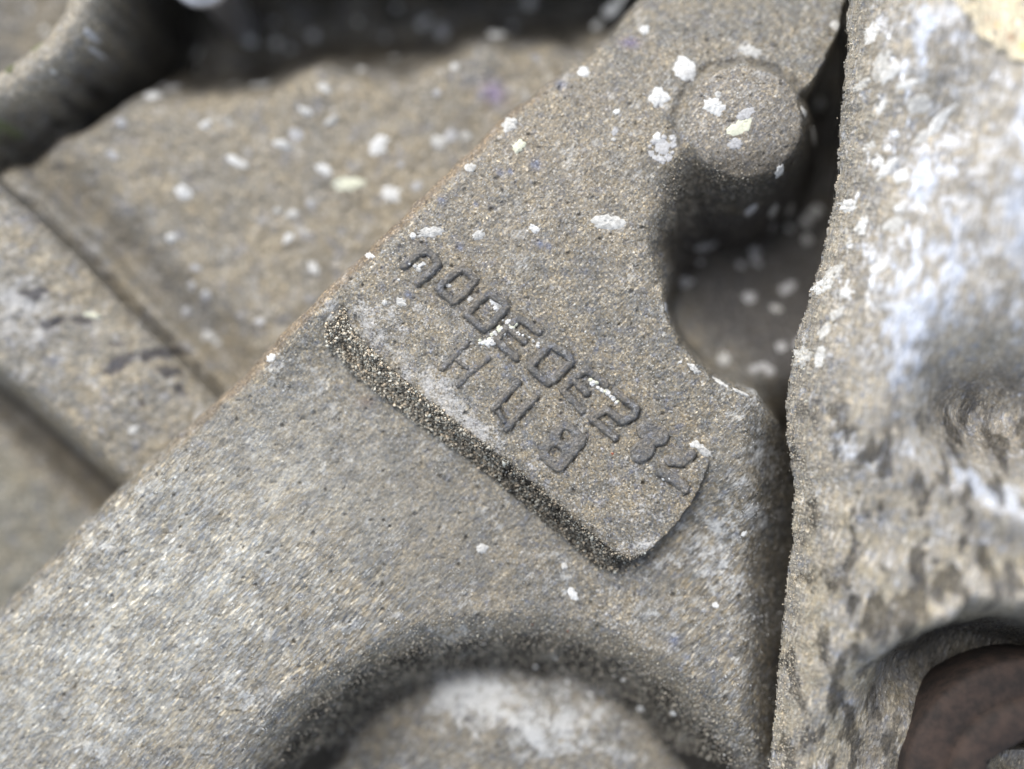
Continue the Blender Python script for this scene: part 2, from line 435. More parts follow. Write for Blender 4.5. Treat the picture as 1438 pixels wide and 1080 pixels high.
F.paint(.78 * blob(u, v, 170, 880, 400, 190, -42) * ss(5, 40, sd) * ss(.98, 1.1, e) * (.75 + .5 * fbm(u, v, 50, 3, 311)), (.56, .54, .475))  # pale sheen painted over the worn, brushed metal
F.paint(.55 * ss(14, 3, np.abs(sd - 6)) * ss(180, 330, u) * ss(820, 700, u), (.26, .19, .12))
F.paint(.4 * ss(88, 76, rb), (.33, .30, .26))
F.paint(.75 * blob(u, v, 890, 43, 13, 8), (.20, .17, .27))
for cx, cy, rx in ((790, 107, 8), (753, 228, 8), (702, 240, 6), (668, 286, 4), (758, 342, 7), (574, 414, 6), (645, 347, 6), (700, 500, 3), (770, 345, 5), (620, 280, 6), (716, 238, 5), (950, 905, 8), (710, 516, 3)):
    F.paint(.7 * blob(u, v, cx, cy, rx, rx * .8, 30), (.16, .19, .28))
F.paint(.6 * blob(u, v, 510, 565, 14, 9), (.16, .12, .10))
for cx, cy, r_ in ((587, 359, 3), (860, 637, 2.2), (799, 894, 2), (748, 885, 2)):
    F.paint(.9 * (np.hypot(u - cx, v - cy) < r_), (.35, .09, .04))
for cx, cy, r_ in ((592, 340, 2.5), (787, 629, 2.6), (903, 678, 3), (1044, 842, 4), (545, 742, 2), (510, 575, 1.5), (536, 733, 2.3), (653, 758, 3), (843, 335, 2.5)):
    m_ = np.hypot(u - cx, (v - cy) * 1.2) < r_ + n4
    F.dirt[m_] = 1; F.h = F.h - 3 * np.exp(-((u - cx) ** 2 + (v - cy) ** 2) / (r_ * r_))

padmask = (pd > 0) & (along > -20) & (q > -215)
bossmask = (rb < 84)
hollow = e < .86
pocket = sp > 30
F.build([('boss', bossmask, M_arm, 'round flat topped boss, edge rounded off'),
         ('number_pad', padmask, M_pad, 'long raised pad that carries the cast characters'),
         ('flank', gritw > .25, M_pad, 'sandy sloping front edge of the pad'),
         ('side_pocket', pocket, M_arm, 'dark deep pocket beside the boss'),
         ('hollow', hollow, M_arm, 'round hollow at the bottom edge, pale dusty floor'),
         ('arm', None, M_arm, None)], casting, keep=sd > -24)

# the characters
CH = ['hook shaped first numeral, open at its lower left', 'squarish ring, second numeral of the upper row', 'squarish ring, third numeral, white crust inside',
      'three barred character under white crust', 'largest squarish ring, fifth in the upper row', 'three barred character right of the large ring',
      'angular S curve, seventh in the upper row', 'filled two lobed numeral without holes', 'broken wedge shaped last numeral at the pad end',
      'faint character of two bars, first of the lower row', 'character of two long parallel bars, middle of the lower row', 'block letter with two small holes, last of the lower row']
for g, lab in zip(GLY, CH):
    x0, x1, y0, y1 = glyph_box(g)
    st = .8
    uu, vv = np.meshgrid(np.arange(x0, x1, st), np.arange(y0, y1, st))
    s_ = glyph_sd(g, uu, vv) + fbm(uu, vv, 7, 2, 91) * .9
    top = {True: 4.8, False: 5.4}[g[0] == 'letter']
    if g is GLY[9]: top = 3.0
    if g is GLY[7] or g is GLY[8]: top = 4.6
    edge = 4.2
    prof_ = np.clip(s_ / edge, -1, 1)
    hh = np.where(s_ > 0, top * (1 - (1 - np.clip(prof_, 0, 1)) ** 2.4), s_ * 3)
    if g is GLY[7]: hh -= 1.8 * np.exp(-(dist_line(uu, vv, [(903, 611), (915, 618)]) / 4) ** 2)
    # smooth ground under the stroke (without the dirt groove)
    gr = F.at(uu, vv)
    gsm = np.median(gr[np.abs(s_) > 5]) if (np.abs(s_) > 5).any() else gr.mean()
    A = np.stack([uu.ravel(), vv.ravel(), np.ones(uu.size)], -1); sel = (np.abs(s_.ravel() + 7) < 3)
    sol, *_ = np.linalg.lstsq(A[sel], gr.ravel()[sel], rcond=None)
    base = (A @ sol).reshape(uu.shape)
    z = base + hh + fbm(uu, vv, 12, 2, 5) * .8 + fbm(uu, vv, 4.2, 2, 9, .6) * .75 - .3
    keep = s_ > -1.6
    ny, nx = uu.shape; idx = np.arange(ny * nx).reshape(ny, nx)
    f = np.stack([idx[1:, :-1], idx[1:, 1:], idx[:-1, 1:], idx[:-1, :-1]], -1).reshape(-1, 4)
    kf = (keep[1:, :-1] & keep[1:, 1:] & keep[:-1, 1:] & keep[:-1, :-1]).ravel()
    f = f[kf]; used = np.zeros(ny * nx, bool); used[f.ravel()] = True; rm = np.cumsum(used) - 1
    co = F.pos(uu, vv, z).reshape(-1, 3)[used]
    dirt = np.clip(.6 * ss(.8, -1.2, s_) * ss(-.4, .2, fbm(uu, vv, 12, 2, 95)), 0, 1).ravel()[used]
    me = mesh_np(g[0], co, rm[f], 4, attrs={'tint': np.zeros((len(co), 4)), 'pale': np.full(len(co), .05), 'dirt': dirt})
    link(g[0], me, casting, M_let, lab)

# ------------------------------------------------------------------ crusts and grains
rnd = random.Random(11); npr = np.random.RandomState(5)

def spot(field, parent, px_, py_, rx, ry=None, deg=0, mat=None, thick=3.0, label=None, lumpy=1.0):
    cx, cy = px_, py_
    """a crust of corrosion that follows the ground under it"""
    ry = ry or rx * rnd.uniform(.75, 1.0)
    g_ = math.exp(rnd.gauss(-.02, .16)); rx *= g_; ry *= g_ * math.exp(rnd.gauss(0, .1))
    for _ in range(3):
        f_ = 1 - float(field.at(cx, cy)) * field.k / (D - field.z0)
        cx_, cy_ = 719 + (px_ - 719) * f_, 540 + (py_ - 540) * f_
        cx, cy = cx_, cy_
    nr, ns = 6, 26
    deg = deg or rnd.uniform(-60, 60)
    a0 = rnd.uniform(0, 6.28); a = math.radians(deg); se = rnd.randint(0, 99)
    th = np.linspace(0, 2 * np.pi, ns, endpoint=False)
    rr = np.linspace(0, 1, nr + 1)[1:]
    outl = 1 + .30 * lumpy * perlin(np.cos(th) * 1.6 + se, np.sin(th) * 1.6 + 7, 3) + .34 * lumpy * perlin(np.cos(th) * 4 + se, np.sin(th) * 4, 5)
    R_, T_ = np.meshgrid(rr, th, indexing='ij')
    x = R_ * outl[None] * np.cos(T_) * rx * 1.08; y = R_ * outl[None] * np.sin(T_) * ry * 1.08
    U = cx + x * math.cos(a) - y * math.sin(a); V = cy + x * math.sin(a) + y * math.cos(a)
    g0 = field.at(U, V)
    lum = perlin(U / 4 + se, V / 4, 1) * .5 + perlin(U / 2.1, V / 2.1 + se, 2) * .5
    thick *= .62 * rnd.uniform(.6, 1.3)
    H = g0 + thick * (1 - R_ ** 3) * (1 + .9 * lum) * 1.0 - .8 * (R_ > .99)
    c0 = field.at(cx, cy) + thick
    co = np.concatenate([field.pos(np.array([cx]), np.array([cy]), np.array([c0])), field.pos(U, V, H).reshape(-1, 3)])
    tri = [(0, 1 + i, 1 + (i + 1) % ns) for i in range(ns)]
    for r in range(nr - 1):
        for i in range(ns):
            p, q_ = 1 + r * ns + i, 1 + r * ns + (i + 1) % ns
            tri += [(p, p + ns, q_ + ns), (p, q_ + ns, q_)]
    tri = np.array(tri)[:, ::-1]
    me = mesh_np('corrosion_spot', co, tri, 3)
    if mat is None: mat = M_spot if rnd.random() < .45 else M_spotm
    return link('corrosion_spot', me, parent, mat, label)

def grains(name, field, parent, U, V, size, mat, light, up=(.2, 1.0), elong=1.6, deg=None):
    """thousands of little angular grains as one part"""
    n = len(U)
    H = field.at(U, V)
    base = np.array([[1, 0, 0], [-.5, .87, 0], [-.5, -.87, 0], [.1, .1, 1], [0, 0, -1]], float)
    tri = np.array([[0, 1, 3], [1, 2, 3], [2, 0, 3], [1, 0, 4], [2, 1, 4], [0, 2, 4]])
    s_ = size * npr.lognormal(0, .35, n)
    B = base[None] * s_[:, None, None] * (1 + .3 * npr.randn(n, 5, 1))
    B[..., 0] *= elong
    # random rotation
    q = npr.randn(n, 4); q /= np.linalg.norm(q, axis=1, keepdims=True)
    if deg is not None:
        q = np.stack([np.cos(np.radians(deg) / 2 + .25 * npr.randn(n)), .15 * npr.randn(n), .15 * npr.randn(n), np.sin(np.radians(deg) / 2 + .25 * npr.randn(n))], -1)
        q /= np.linalg.norm(q, axis=1, keepdims=True)
    w_, x, y, z = q.T
    Rm = np.stack([1 - 2 * (y * y + z * z), 2 * (x * y - z * w_), 2 * (x * z + y * w_), 2 * (x * y + z * w_), 1 - 2 * (x * x + z * z), 2 * (y * z - x * w_),
                   2 * (x * z - y * w_), 2 * (y * z + x * w_), 1 - 2 * (x * x + y * y)], -1).reshape(n, 3, 3)
    B = np.einsum('nij,nkj->nki', Rm, B)
    P = field.pos(U, V, H + s_ * npr.uniform(up[0], up[1], n))
    co = (P[:, None] + B * field.k).reshape(-1, 3)
    f = (tri[None] + (np.arange(n) * 5)[:, None, None]).reshape(-1, 3)
    sh = np.repeat(light, 5, 0)
    me = mesh_np(name, co, f, 3, smooth=False, attrs={'shade': np.concatenate([sh, np.ones((len(sh), 1))], 1)})
    return link(name, me, parent, mat, None, 'stuff')

def shade_cols(n, lo, hi, warm=.08):
    b = npr.uniform(lo, hi, n)
    t_ = npr.uniform(-warm, warm, n)
    return np.stack([b * (1 + t_), b, b * (1 - t_)], -1)

def scatter(mask_fn, n, box):
    U = []; V = []; c = 0
    while c < n:
        a = npr.uniform(box[0], box[1], n * 2); b = npr.uniform(box[2], box[3], n * 2)
        k_ = npr.rand(n * 2) < mask_fn(a, b)
        U.append(a[k_]); V.append(b[k_]); c += k_.sum()
        if c == 0: break
    return np.concatenate(U)[:n], np.concatenate(V)[:n]

def grid_fn(arr, field):
    def f(a, b):
        i = np.clip(((a - field.u0) / field.step).astype(int), 0, arr.shape[1] - 1)
        j = np.clip(((b - field.v0) / field.step).astype(int), 0, arr.shape[0] - 1)
        return arr[j, i]
    return f

dens = gritw * (.55 + .45 * ss(380, 40, along)) * ss(-.9, .0, fbm(u, v, 18, 2, 17) + .5 * ss(300, 0, along))
U, V = scatter(grid_fn(dens, F), 20000, (455, 920, 400, 810))
g = grains('sand_crust', F, casting, U, V, 1.05, M_grit, (.12 + shade_cols(20000, 0, 1) ** 1.6 * 1.6) * (1 - .45 * ss(90, 360, (U - 488) * .763 + (V - 452) * .646))[:, None], up=(.6, 3.2), elong=1.5)  # grains darken rightward, painting in the poorly lit flank
g['label'] = 'cream sand grains caked on the front flank of the pad'
dens = ss(1.18, 1.0, e) * ss(.72, .88, e) * ss(330, 480, u)
U, V = scatter(grid_fn(dens, F), 8000, (330, 1110, 820, 1090))
g = grains('grit', F, casting, U, V, .8, M_grit, shade_cols(8000, .2, 1.1, .05), up=(.2, 1.0), elong=1.5, deg=60)
g['label'] = 'fine grey grit on the dark slope of the hollow'
dens = blob(u, v, 1000, 265, 80, 40, 20) * (sp > 5)
U, V = scatter(grid_fn(dens, F), 1500, (900, 1120, 180, 340))
grains('grit', F, casting, U, V, .75, M_grit, shade_cols(1500, .35, .9), up=(.2, 1.0), elong=1.3)
# scattered bright crumbs everywhere on the face
dens = ss(6, 30, sd) * ss(10, -10, sp) * ss(-.35, .5, fbm(u, v, 70, 3, 19)) * (.35 + .65 * np.clip(F.pale + .4, 0, 1))
U, V = scatter(grid_fn(dens, F), 9000, (-30, 1120, -30, 1110))
g = grains('crumbs', F, casting, U, V, .62, M_spot, shade_cols(9000, .5, 1.0), up=(.0, .7), elong=1.3)

for s_ in [(819, 101, 12, 11), (737, 131, 17, 8), (716, 174, 12, 11), (661, 235, 8, 7), (602, 326, 19, 8, -8), (580, 331, 6), (508, 352, 12, 5, -50),
           (519, 359, 9, 4, 20), (962, 95, 16, 14), (925, 137, 16, 15), (1055, 72, 17, 9, 20), (1003, 150, 17, 13, 15), (1130, 156, 10, 10),
           (1147, 187, 12, 11), (1095, 240, 10, 6, -50), (855, 312, 22, 9, 5), (862, 13, 15, 8, -20), (839, 34, 7, 5, -40), (813, 57, 10, 6, -40),
           (905, 42, 7, 8), (1008, 133, 6), (866, 157, 5, 4), (750, 322, 6, 9), (672, 330, 8, 10), (594, 371, 6, 4), (588, 378, 5, 4), (1173, 36, 9, 10),
           (985, 630, 13, 5, 40), (973, 625, 6, 4), (975, 518, 11, 4, 40), (1012, 537, 16, 4, 35), (1040, 551, 14, 3.5, 25), (955, 509, 5, 3),
           (1117, 655, 8, 5, 30), (563, 424, 8, 5), (540, 425, 5, 4), (660, 420, 4), (693, 424, 8, 6), (703, 427, 7, 5), (697, 433, 5), (630, 401, 5, 4),
           (690, 478, 5, 4), (685, 484, 5), (705, 470, 5), (862, 196, 4, 3), (752, 937, 4), (797, 958, 3.5), (828, 974, 4), (899, 996, 4.5), (945, 1002, 4),
           (780, 925, 3), (875, 955, 3), (560, 393, 3), (677, 770, 9, 7), (793, 795, 5), (805, 835, 9, 6, 60), (380, 503, 8, 5, -30), (333, 532, 5, 3), (1005, 850, 6), (1045, 750, 6, 4)]:
    big = s_[2] > 9
    spot(F, casting, *s_, thick=3.2 if big else 2.2)
spot(F, casting, 729, 205, 13, 10, 0, M_spoty, 3)
spot(F, casting, 1040, 178, 17, 10, -25, M_spoty, 1.6)
spot(F, casting, 1047, 160, 10, 6, -30, M_spotd, 2)
spot(F, casting, 1032, 202, 9, 7, 0, M_spotd, 1.6)
spot(F, casting, 863, 184, 4, 6, 0, M_spotd, 1.5)
spot(F, casting, 930, 206, 13, 15, 20, M_spotd, 1.2)
ring_pts = [(930 + 15 * math.cos(a_), 206 + 17 * math.sin(a_)) for a_ in np.linspace(0, 6.28, 15)[:-1]]
for x_, y_ in ring_pts:
    spot(F, casting, x_ + rnd.gauss(0, 2), y_ + rnd.gauss(0, 2), rnd.uniform(3, 7), None, 0, M_spotd if rnd.random() < .45 else M_spot, 2)
# crust crumbs over the fourth and sixth characters, heaped as round flakes
def heap(path, n, wdt, r0, r1):
    for i in range(n):
        t_ = i / max(1, n - 1) * (len(path) - 1); k_ = min(int(t_), len(path) - 2); f_ = t_ - k_
        x_ = path[k_][0] * (1 - f_) + path[k_ + 1][0] * f_ + rnd.gauss(0, wdt); y_ = path[k_][1] * (1 - f_) + path[k_ + 1][1] * f_ + rnd.gauss(0, wdt)
        r_ = rnd.uniform(r0, r1)
        nearest = max(glyph_sd(g_, np.array(x_), np.array(y_)) for g_ in GLY)
        o = spot(F, casting, x_, y_, r_, None, rnd.uniform(0, 90), M_spot if rnd.random() < .75 else M_spoty, 2.2, lumpy=.7)
        o.location.z = (3.0 if nearest > -1 else 0.5) * PX
heap([(672, 480), (686, 480), (696, 468), (712, 458), (722, 453)], 26, 2.6, 2.2, 4.2)
heap([(724, 466), (745, 474), (757, 487)], 8, 2, 1.6, 2.8)
heap([(828, 534), (838, 542), (853, 550), (862, 560), (866, 566)], 16, 1.6, 2.0, 3.6)
heap([(576, 372), (590, 374), (596, 371)], 6, 1.5, 1.5, 2.6)
heap([(945, 668), (930, 672)], 4, 2, 2, 3.5)
# pocket floor spots, grey in the shade of the pocket
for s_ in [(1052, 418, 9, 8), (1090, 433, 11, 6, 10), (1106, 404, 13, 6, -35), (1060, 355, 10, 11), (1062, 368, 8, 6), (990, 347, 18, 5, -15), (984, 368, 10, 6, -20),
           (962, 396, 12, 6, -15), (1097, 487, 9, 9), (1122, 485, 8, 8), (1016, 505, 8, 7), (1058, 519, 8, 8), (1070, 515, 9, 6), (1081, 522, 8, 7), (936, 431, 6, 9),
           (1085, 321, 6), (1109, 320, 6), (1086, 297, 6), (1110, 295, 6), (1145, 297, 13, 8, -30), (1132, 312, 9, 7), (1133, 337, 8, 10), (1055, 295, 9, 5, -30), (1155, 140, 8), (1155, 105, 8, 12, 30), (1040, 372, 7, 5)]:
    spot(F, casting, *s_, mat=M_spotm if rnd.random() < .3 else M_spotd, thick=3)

# ================================================================== 2. the casting behind
rear = thing('rear_casting', 'blurred grey casting behind the lettered arm, with curved rim and broad stepped rib', 'engine casting')
G = Field(-120, 960, -230, 960, 2.6, -0.014)
u, v = G.u, G.v
h = fbm(u, v, 170, 3, 101) * 5
RIDGE = [(-140, 130), (-40, 205), (20, 252), (75, 300), (130, 355), (190, 420), (250, 480), (320, 550), (440, 660), (600, 820)]
dr = dist_line(u, v, RIDGE)
sgn = inside(u, v, RIDGE + [(600, 1200), (-400, 1200), (-400, 100)])      # lower left side
srl = np.where(sgn, dr, -dr)
h -= 26 * ss(-95, -22, srl) * (srl < 12)                               # floor sinks to the foot of the rib
h += 30 * ss(-26, -4, srl)
h -= 9 * np.exp(-((srl - 14) / 13) ** 2) * ss(60, 200, u)
h += 10 * ss(16, 70, srl)
LOW = [(-140, 480), (-40, 560), (0, 592), (60, 645), (135, 712), (250, 810), (420, 960)]
dl = dist_line(u, v, LOW); sl_ = np.where(inside(u, v, LOW + [(420, 1400), (-600, 1400), (-600, 400)]), dl, -dl)
h -= 105 * ss(-82, -2, sl_)
h -= 16 * np.exp(-(sl_ / 14) ** 2)
h += 22 * ss(4, 40, sl_)
# curved rim in the top left corner with a recess inside and a moat outside
RIM = [(-140, 235), (-40, 178), (0, 152), (50, 122), (95, 88), (128, 45), (140, 0), (145, -60), (145, -240)]
dm = dist_line(u, v, RIM); ins = inside(u, v, RIM + [(-400, -240), (-400, 235)]); sm = np.where(ins, dm, -dm)
h = np.where(sm > 0, h - 90 * ss(24, 60, sm), h)
h -= 45 * np.exp(-((sm + 56) / 20) ** 2) * (.6 + .4 * ss(60, 200, v + u))
# deep dark bay along the top
BAY = [(100, 140), (150, 112), (200, 100), (260, 106), (310, 104), (350, 90), (400, 72), (455, 60), (500, 66), (560, 70), (610, 52), (660, 34), (740, 30), (800, 34), (850, 18), (1000, 0), (1000, -300), (100, -300)]
sb = sdf(u, v, BAY) + fbm(u, v, 80, 2, 115) * 10
h -= 170 * ss(-60, 70, sb) * ss(30, 52, -sm)
h += 260 * ss(-60, -130, v) * ss(0, 20, sb + 30) * (sm < -44)  # wall out of view, raised to keep the bay dark
t = np.clip(dm / 33, 0, 1); h += 50 * np.sqrt(1 - t ** 2 * .999) * (dm < 33)
h += fbm(u, v, 26, 3, 121) * 2.2 + fbm(u, v, 9, 2, 125) * 1.2
G.h = h
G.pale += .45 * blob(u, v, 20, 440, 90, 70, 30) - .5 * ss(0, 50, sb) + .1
G.dirt = np.maximum(G.dirt, .9 * ss(-60, 30, sb) * (.92 + .3 * fbm(u, v, 50, 2, 353)) * ss(-26, -44, sm)); G.dirt = np.maximum(G.dirt, .75 * np.exp(-((sm + 58) / 24) ** 2) * ss(-60, 20, v + u * .3))  # shadows of the bay and the moat painted in
G.dirt = np.maximum(G.dirt, .92 * np.exp(-((sl_ + 14) / 34) ** 2)); G.dirt = np.maximum(G.dirt, .45 * ss(30, 70, sm)); G.dirt = np.maximum(G.dirt, .85 * ss(16, 40, -sm) * ss(95, 66, -sm) * (.6 + .9 * fbm(u, v, 22, 3, 351)))  # shade painted into channel, recess and the rim's outer flank
G.dirt = np.maximum(G.dirt, .40 * np.exp(-((srl - 12) / 11) ** 2))  # narrow shadow on the ridge's lower left painted in
G.dirt = np.maximum(G.dirt, .22 * np.exp(-((srl + 40) / 24) ** 2))  # wide soft shading on the ridge's other side, also painted
st = 0
for cx, cy, rx, ry, dg in ((88, 455, 18, 6, -15), (62, 417, 16, 6, 10), (75, 412, 10, 5, 0), (130, 452, 14, 5, 10), (182, 512, 16, 8, -40), (168, 522, 8, 5, 0), (235, 496, 22, 6, -5), (248, 522, 14, 6, 10), (262, 545, 8, 5, 50), (218, 500, 8, 8, 0), (180, 484, 12, 3, 0), (215, 566, 4, 4, 0)):
    st = np.maximum(st, blob(u, v, cx, cy, rx, ry, dg))
G.paint(.85 * ss(.10, .45, st + fbm(u, v, 12, 2, 131) * .25), (.06, .055, .06))
G.paint(.32 * blob(u, v, 400, 220, 330, 130, -10) * (.8 + .5 * fbm(u, v, 80, 3, 341)), (.34, .285, .195))
G.paint(.8 * blob(u, v, 693, 131, 17, 14, 30), (.26, .21, .34))
G.paint(.35 * ss(20, 60, sl_), (.17, .175, .14))
G.paint(.6 * np.exp(-((sm - 2) / 26) ** 2), (.42, .385, .32))  # crest painted lighter where the rim catches the light
G.build([('rim', (dm < 36), M_rear, 'curved raised rim in the corner'),
         ('recess', (sm >= 36), M_rear, 'shaded recess inside the rim'),
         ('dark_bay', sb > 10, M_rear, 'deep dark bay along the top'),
         ('lower_floor', sl_ > 4, M_rear, 'lowest floor beyond the dark channel'),
         ('rib', srl > -24, M_rear, 'broad raised rib with dark stains'),
         ('floor', None, M_rear, None)], rear, keep=sdf(u, v, EDGE + [(1300, -60), (1300, 1200), (-90, 1200)]) < 110)
for s_ in [(203, 112, 7), (213, 133, 12, 8, 20), (241, 122, 7), (226, 119, 6), (350, 57, 10, 6, 30), (388, 60, 7, 9), (407, 68, 5), (440, 50, 9, 7, 20), (365, 117, 12, 8, -20),
           (325, 115, 8, 6), (170, 173, 9, 7), (157, 217, 9, 6, 30), (289, 175, 10, 7), (397, 203, 13, 6, 20), (466, 170, 7, 15, 0), (430, 157, 10, 5, 20), (455, 238, 11, 6, 25), (417, 190, 9, 7),
           (410, 301, 9, 8), (390, 296, 9, 7), (258, 270, 11, 6, 25), (240, 334, 10, 7), (405, 334, 10, 7), (475, 258, 9, 8), (437, 287, 8), (330, 226, 12, 5, 30), (343, 232, 6), (455, 123, 8, 10),
           (506, 95, 10, 8), (553, 78, 6), (531, 205, 13, 11), (614, 130, 7, 7), (698, 44, 12, 11), (720, 32, 6, 8), (620, 44, 9, 13), (594, 32, 6, 12), (503, 30, 6, 4), (633, 192, 9, 9), (617, 200, 9, 8),
           (655, 192, 7, 5), (549, 273, 11, 8), (586, 262, 9, 6, -40), (743, 5, 9, 10), (638, 93, 7), (557, 10, 5), (440, 376, 10, 7), (275, 376, 7, 5, 20), (270, 402, 6, 8), (290, 414, 9, 7), (262, 438, 8, 6),
           (365, 453, 8, 5, 30), (294, 472, 9, 5, 20), (306, 483, 7, 4), (188, 604, 7, 5), (63, 42, 6), (43, 12, 4), (70, 53, 4), (72, 99, 4), (275, 75, 6, 9), (278, 98, 5), (540, 52, 5, 4), (563, 232, 5), (385, 30, 5), (118, 60, 4), (522, 420, 1)]:
    if s_[2] < 2: continue
    spot(G, rear, *[c * 1 for c in s_], thick=4, mat=M_spot if s_[2] > 9 else (M_spotd if rnd.random() < .4 else M_spotm))
spot(G, rear, 489, 258, 14, 6, -5, M_spoty, 3)
spot(G, rear, 130, 443, 13, 6, 10, M_spoty, 3)
for s_ in [(33, 194, 12, 9), (118, 112, 14, 8, -20), (165, 50, 9, 8), (128, 100, 10, 6), (85, 142, 9, 7), (22, 205, 8, 5)]:
    o = spot(G, rear, *s_, mat=M_moss, thick=5); o.name = 'moss_tuft'

# ================================================================== 3. the side bracket
brk = thing('side_bracket', 'pale worn metal bracket with white streaks standing over the casting at right', 'bracket')
B = Field(1040, 1640, -60, 1240, 1.7, 0.0030)
u, v = B.u, B.v
LE = [(1207, -80), (1201, 0), (1196, 100), (1189, 180), (1181, 270), (1166, 345), (1147, 410), (1124, 490), (1112, 560), (1113, 620), (1125, 680), (1122, 760), (1111, 840), (1103, 930), (1097, 1000), (1089, 1090), (1080, 1260)]
sd = sdf(u, v, LE + [(1700, 1260), (1700, -80)])
sd = sd + fbm(u, v, 26, 3, 201) * 3.0 + perlin(u / 3.6, v / 3.6, 205) * 1.6
h = 34 * (1 - np.exp(-np.clip(sd, 0, 999) / 16)) + 95 * (1 - np.exp(-np.clip(sd, 0, 999) / 130)) - 30
h = np.where(sd < 0, sd * 2 - 30, h)
u0_, v0_ = u, v
f_ = 1 - h * B.k / (D - B.z0); u = 719 + (u - 719) / f_; v = 540 + (v - 540) / f_     # features sit on the raised face
h += 26 * blob(u, v, 1275, 470, 60, 150, 8) * ss(0, 60, sd)
h -= 105 * blob(u, v, 1420, 585, 110, 80, 10)
h += 50 * blob(u, v, 1480, 250, 120, 150) + 18 * blob(u, v, 1420, 720, 130, 40, 30)
h += 20 * blob(u, v, 1300, 60, 60, 90, 20)
h -= 20 * blob(u, v, 1330, 180, 60, 60, 20)
# counterbore for the bolt
rc = np.hypot(u - 1425, (v - 1090)) + fbm(u, v, 70, 2, 221) * 8
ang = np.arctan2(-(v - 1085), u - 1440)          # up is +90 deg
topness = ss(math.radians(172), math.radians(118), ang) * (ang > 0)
h -= (88 + 62 * topness) * ss(0, 1, np.clip((262 + 78 * (1 - topness) - rc) / (262 + 78 * (1 - topness) - 150), 0, 1))
h += 22 * topness * np.exp(-((rc - 250) / 30) ** 2)
h += fbm(u, v, 75, 2, 231) * 4.0 + fbm(u * .8 + v * .25, v * .35 - u * .1, 12, 3, 235) * .6 + fbm(u0_, v0_, 4.8, 2, 239) * .8
# flaking cream coat at the top corner
CR = [(1318, -80), (1325, -10), (1345, 30), (1372, 58), (1410, 88), (1450, 104), (1700, 130), (1700, -80)]
cr = sdf(u, v, CR) + fbm(u, v, 22, 3, 241) * 6
h += 5 * ss(-2, 5, cr)
B.h = h
B.pale += .15 + .3 * fbm(u, v, 60, 3, 331) + .25 * blob(u, v, 1280, 450, 40, 120, 5) + .2 * blob(u, v, 1440, 260, 55, 150) + .3 * blob(u, v, 1300, 50, 20, 60, 10)  # pale blobs paint highlights along with bleached metal
B.pale += .5 * blob(u, v, 1400, 690, 90, 22, 30) - .6 * blob(u, v, 1420, 570, 110, 90) + .15 * blob(u, v, 1330, 330, 80, 90) - .35 * ss(700, 900, v)
B.pale -= .25 * ss(40, 0, sd)
B.brushed[:] = 1
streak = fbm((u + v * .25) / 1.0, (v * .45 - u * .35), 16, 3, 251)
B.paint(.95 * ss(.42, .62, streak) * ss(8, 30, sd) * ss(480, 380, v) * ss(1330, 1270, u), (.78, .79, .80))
dk = fbm(u + v * .1, v * .5, 30, 4, 261)
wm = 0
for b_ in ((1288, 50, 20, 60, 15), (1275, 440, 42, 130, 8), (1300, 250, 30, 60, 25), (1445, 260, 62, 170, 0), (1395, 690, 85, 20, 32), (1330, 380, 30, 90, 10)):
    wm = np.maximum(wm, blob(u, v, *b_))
B.paint(.8 * ss(.40, .95, wm + .6 * streak), (.62, .66, .74))  # highlights of bare aluminium painted in with the bleached white
B.dirt = np.maximum(B.dirt, .9 * ss(.16, .52, dk + .65 * blob(u, v, 1280, 860, 100, 50, -20) + .35 * blob(u, v, 1220, 1010, 60, 80) + .3 * blob(u, v, 1430, 580, 90, 90)) * ss(480, 620, v))
B.dirt = np.maximum(B.dirt, .6 * blob(u, v, 1410, 600, 85, 60, 15) * ss(-.5, .3, dk))  # concave part darkened by painted shade
B.dirt = np.maximum(B.dirt, .97 * topness * ss(262, 200, rc)); B.dirt = np.maximum(B.dirt, .5 * ss(215, 165, rc))  # shadow band under the counterbore lip painted in
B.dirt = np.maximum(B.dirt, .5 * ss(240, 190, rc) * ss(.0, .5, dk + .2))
B.paint(.5 * ss(-.2, .4, fbm(u, v, 45, 3, 271)) * ss(640, 760, v), (.40, .345, .235))
B.paint(.9 * ss(-1, 3, cr) * ss(-.75, -.1, fbm(u, v, 14, 3, 371) + .25), (.74, .65, .47))
for cx, cy, rx, col in ((1412, 58, 5, (.30, .13, .06)), (1360, 8, 3, (.15, .09, .06)), (1395, 40, 4, (.62, .38, .16)), (1436, 72, 10, (.85, .72, .12)), (1380, 30, 3, (.5, .3, .2))):
    B.paint(.9 * blob(u, v, cx, cy, rx, rx), col)
B.dirt = np.maximum(B.dirt, .7 * (np.hypot(u - 1300, v - 758) < 7)); B.dirt = np.maximum(B.dirt, .7 * (np.hypot(u - 1313, v - 788) < 6))
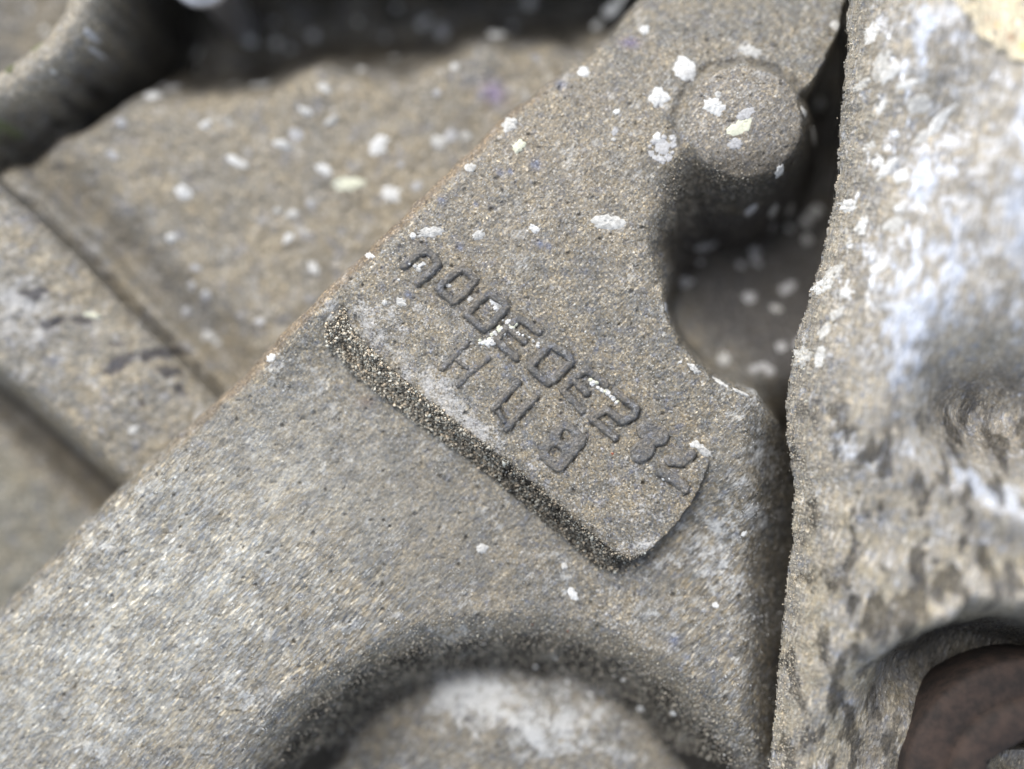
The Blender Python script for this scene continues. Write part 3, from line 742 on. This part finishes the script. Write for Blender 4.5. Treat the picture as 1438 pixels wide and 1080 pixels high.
def edge_skirt():
    vv = np.arange(-60, 1240, 2.5); eu = np.interp(vv, [p[1] for p in LE], [p[0] for p in LE])
    eu = eu - fbm(eu, vv, 26, 3, 201) * 3.0 + 1.5
    rows = np.array([0, 4, 10, 20, 40, 80, 130, 200, 260.]); ins_ = np.array([0, .5, 3, 8, 16, 30, 45, 60, 75.])
    UU = eu[:, None] + ins_[None]; VV = np.repeat(vv[:, None], len(rows), 1)
    HH = -31 - rows[None] + fbm(UU, VV, 14, 2, 281) * 2
    UU = UU + fbm(VV, HH, 14, 2, 283) * 2 * (rows[None] > 2)
    ny, nx = UU.shape; idx = np.arange(ny * nx).reshape(ny, nx)
    f = np.stack([idx[:-1, :-1], idx[:-1, 1:], idx[1:, 1:], idx[1:, :-1]], -1).reshape(-1, 4)
    n_ = ny * nx
    me = mesh_np('undercut_side', B.pos(UU, VV, HH).reshape(-1, 3), f, 4, attrs={'tint': np.zeros((n_, 4)), 'pale': np.zeros(n_), 'dirt': np.full(n_, .3)})
    link('undercut_side', me, brk, M_brk, 'shaded side face below the left edge')
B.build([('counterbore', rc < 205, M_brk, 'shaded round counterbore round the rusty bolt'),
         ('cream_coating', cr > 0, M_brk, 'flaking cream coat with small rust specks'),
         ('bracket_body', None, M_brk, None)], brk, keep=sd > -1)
edge_skirt()
for s_ in [(1287, 147, 13, 11), (1222, 45, 7, 14, 10), (1236, 92, 9, 20, 12), (1272, 118, 15, 8, -10), (1249, 100, 8, 14, 40), (1208, 118, 10, 6, -40), (1235, 150, 6, 16, 25), (1218, 205, 10, 8, -30),
           (1243, 237, 20, 8, -50), (1230, 228, 7, 10, 30), (1263, 247, 9, 12, 20), (1187, 290, 10, 14), (1206, 317, 8, 15, 15), (1262, 290, 8, 12, 30), (1252, 315, 10, 7, -40), (1168, 385, 18, 7, -60),
           (1150, 402, 12, 6, -60), (1185, 410, 7, 6), (1173, 440, 12, 6, -50), (1155, 465, 16, 6, -60), (1124, 502, 6, 10, 20), (1148, 500, 6, 18, 10), (1230, 375, 8, 14, 30), (1316, 170, 8, 24, 35), (1296, 190, 16, 7, -40), (1190, 340, 6, 5)]:
    spot(B, brk, s_[0] + 3, *s_[1:], thick=2.4)
# loose fibres and dust along the edge
dens = ss(-3, 2, sd) * ss(60, 8, sd)
U, V = scatter(grid_fn(dens, B), 9000, (1080, 1270, -30, 1110))
g = grains('dust', B, brk, U, V, .8, M_grit, shade_cols(9000, .55, 1.15), up=(.1, 1.0), elong=1.5)
g['label'] = 'sandy dust clinging to the left edge'

# ================================================================== 4. bolts
def lathe(name, prof, parent, mat, seg=48, hexr=None, label=None, noise=0):
    co = []; n = len(prof)
    for i in range(seg):
        a = 2 * math.pi * i / seg
        for j, (r, z) in enumerate(prof):
            rr = r
            if hexr and hexr[j]:
                aa = (a + math.pi / 6) % (math.pi / 3) - math.pi / 6
                rr = r * math.cos(math.pi / 6) / math.cos(aa)
            co.append((rr * math.cos(a), rr * math.sin(a), z))
    f = []
    for i in range(seg):
        for j in range(n - 1):
            f.append((i * n + j, ((i + 1) % seg) * n + j, ((i + 1) % seg) * n + j + 1, i * n + j + 1))
    me = mesh_np(name, np.array(co), np.array(f), 4)
    return link(name, me, parent, mat, label)

b1 = thing('rusty_bolt', 'brown rusty socket bolt sunk in the counterbore at the bottom right', 'bolt')
zb = .0042; kb = PX * (D - zb) / D
b1.location = ((1450 - 719) * kb, (540 - 1104) * kb, zb)
mm = .001
lathe('flange', [(6 * mm, -12 * mm), (17.5 * mm, -8 * mm), (17.5 * mm, -.4 * mm), (17.1 * mm, .3 * mm), (15.6 * mm, .6 * mm), (13 * mm, .9 * mm), (12.4 * mm, .9 * mm)], b1, M_rust)
s1 = lathe('socket_head', [(12.6 * mm, .5 * mm), (12.3 * mm, 1.7 * mm), (11.4 * mm, 2.4 * mm), (8.8 * mm, 2.5 * mm), (8.2 * mm, 1.9 * mm), (8.0 * mm, -10 * mm), (.01 * mm, -10.5 * mm)], b1, M_rust,
           hexr=[0, 0, 0, 1, 1, 1, 0], seg=60)

b2 = thing('domed_bolt', 'round pale bolt head peeking in at the top edge left of centre', 'bolt')
b2.location = ((284 - 719) * G.k * .985, (540 + 36) * G.k * .985, -.014 + .003)
lathe('domed_head', [(5.3 * mm, -.7 * mm), (5.3 * mm, .1 * mm), (5.1 * mm, .55 * mm), (4.2 * mm, 1.0 * mm), (3.0 * mm, 1.3 * mm), (1.2 * mm, 1.45 * mm), (.01 * mm, 1.5 * mm)], b2, M_steel)
lathe('shank', [(2.9 * mm, -22 * mm), (2.9 * mm, -.6 * mm), (5.3 * mm, -.7 * mm)], b2, M_steel)
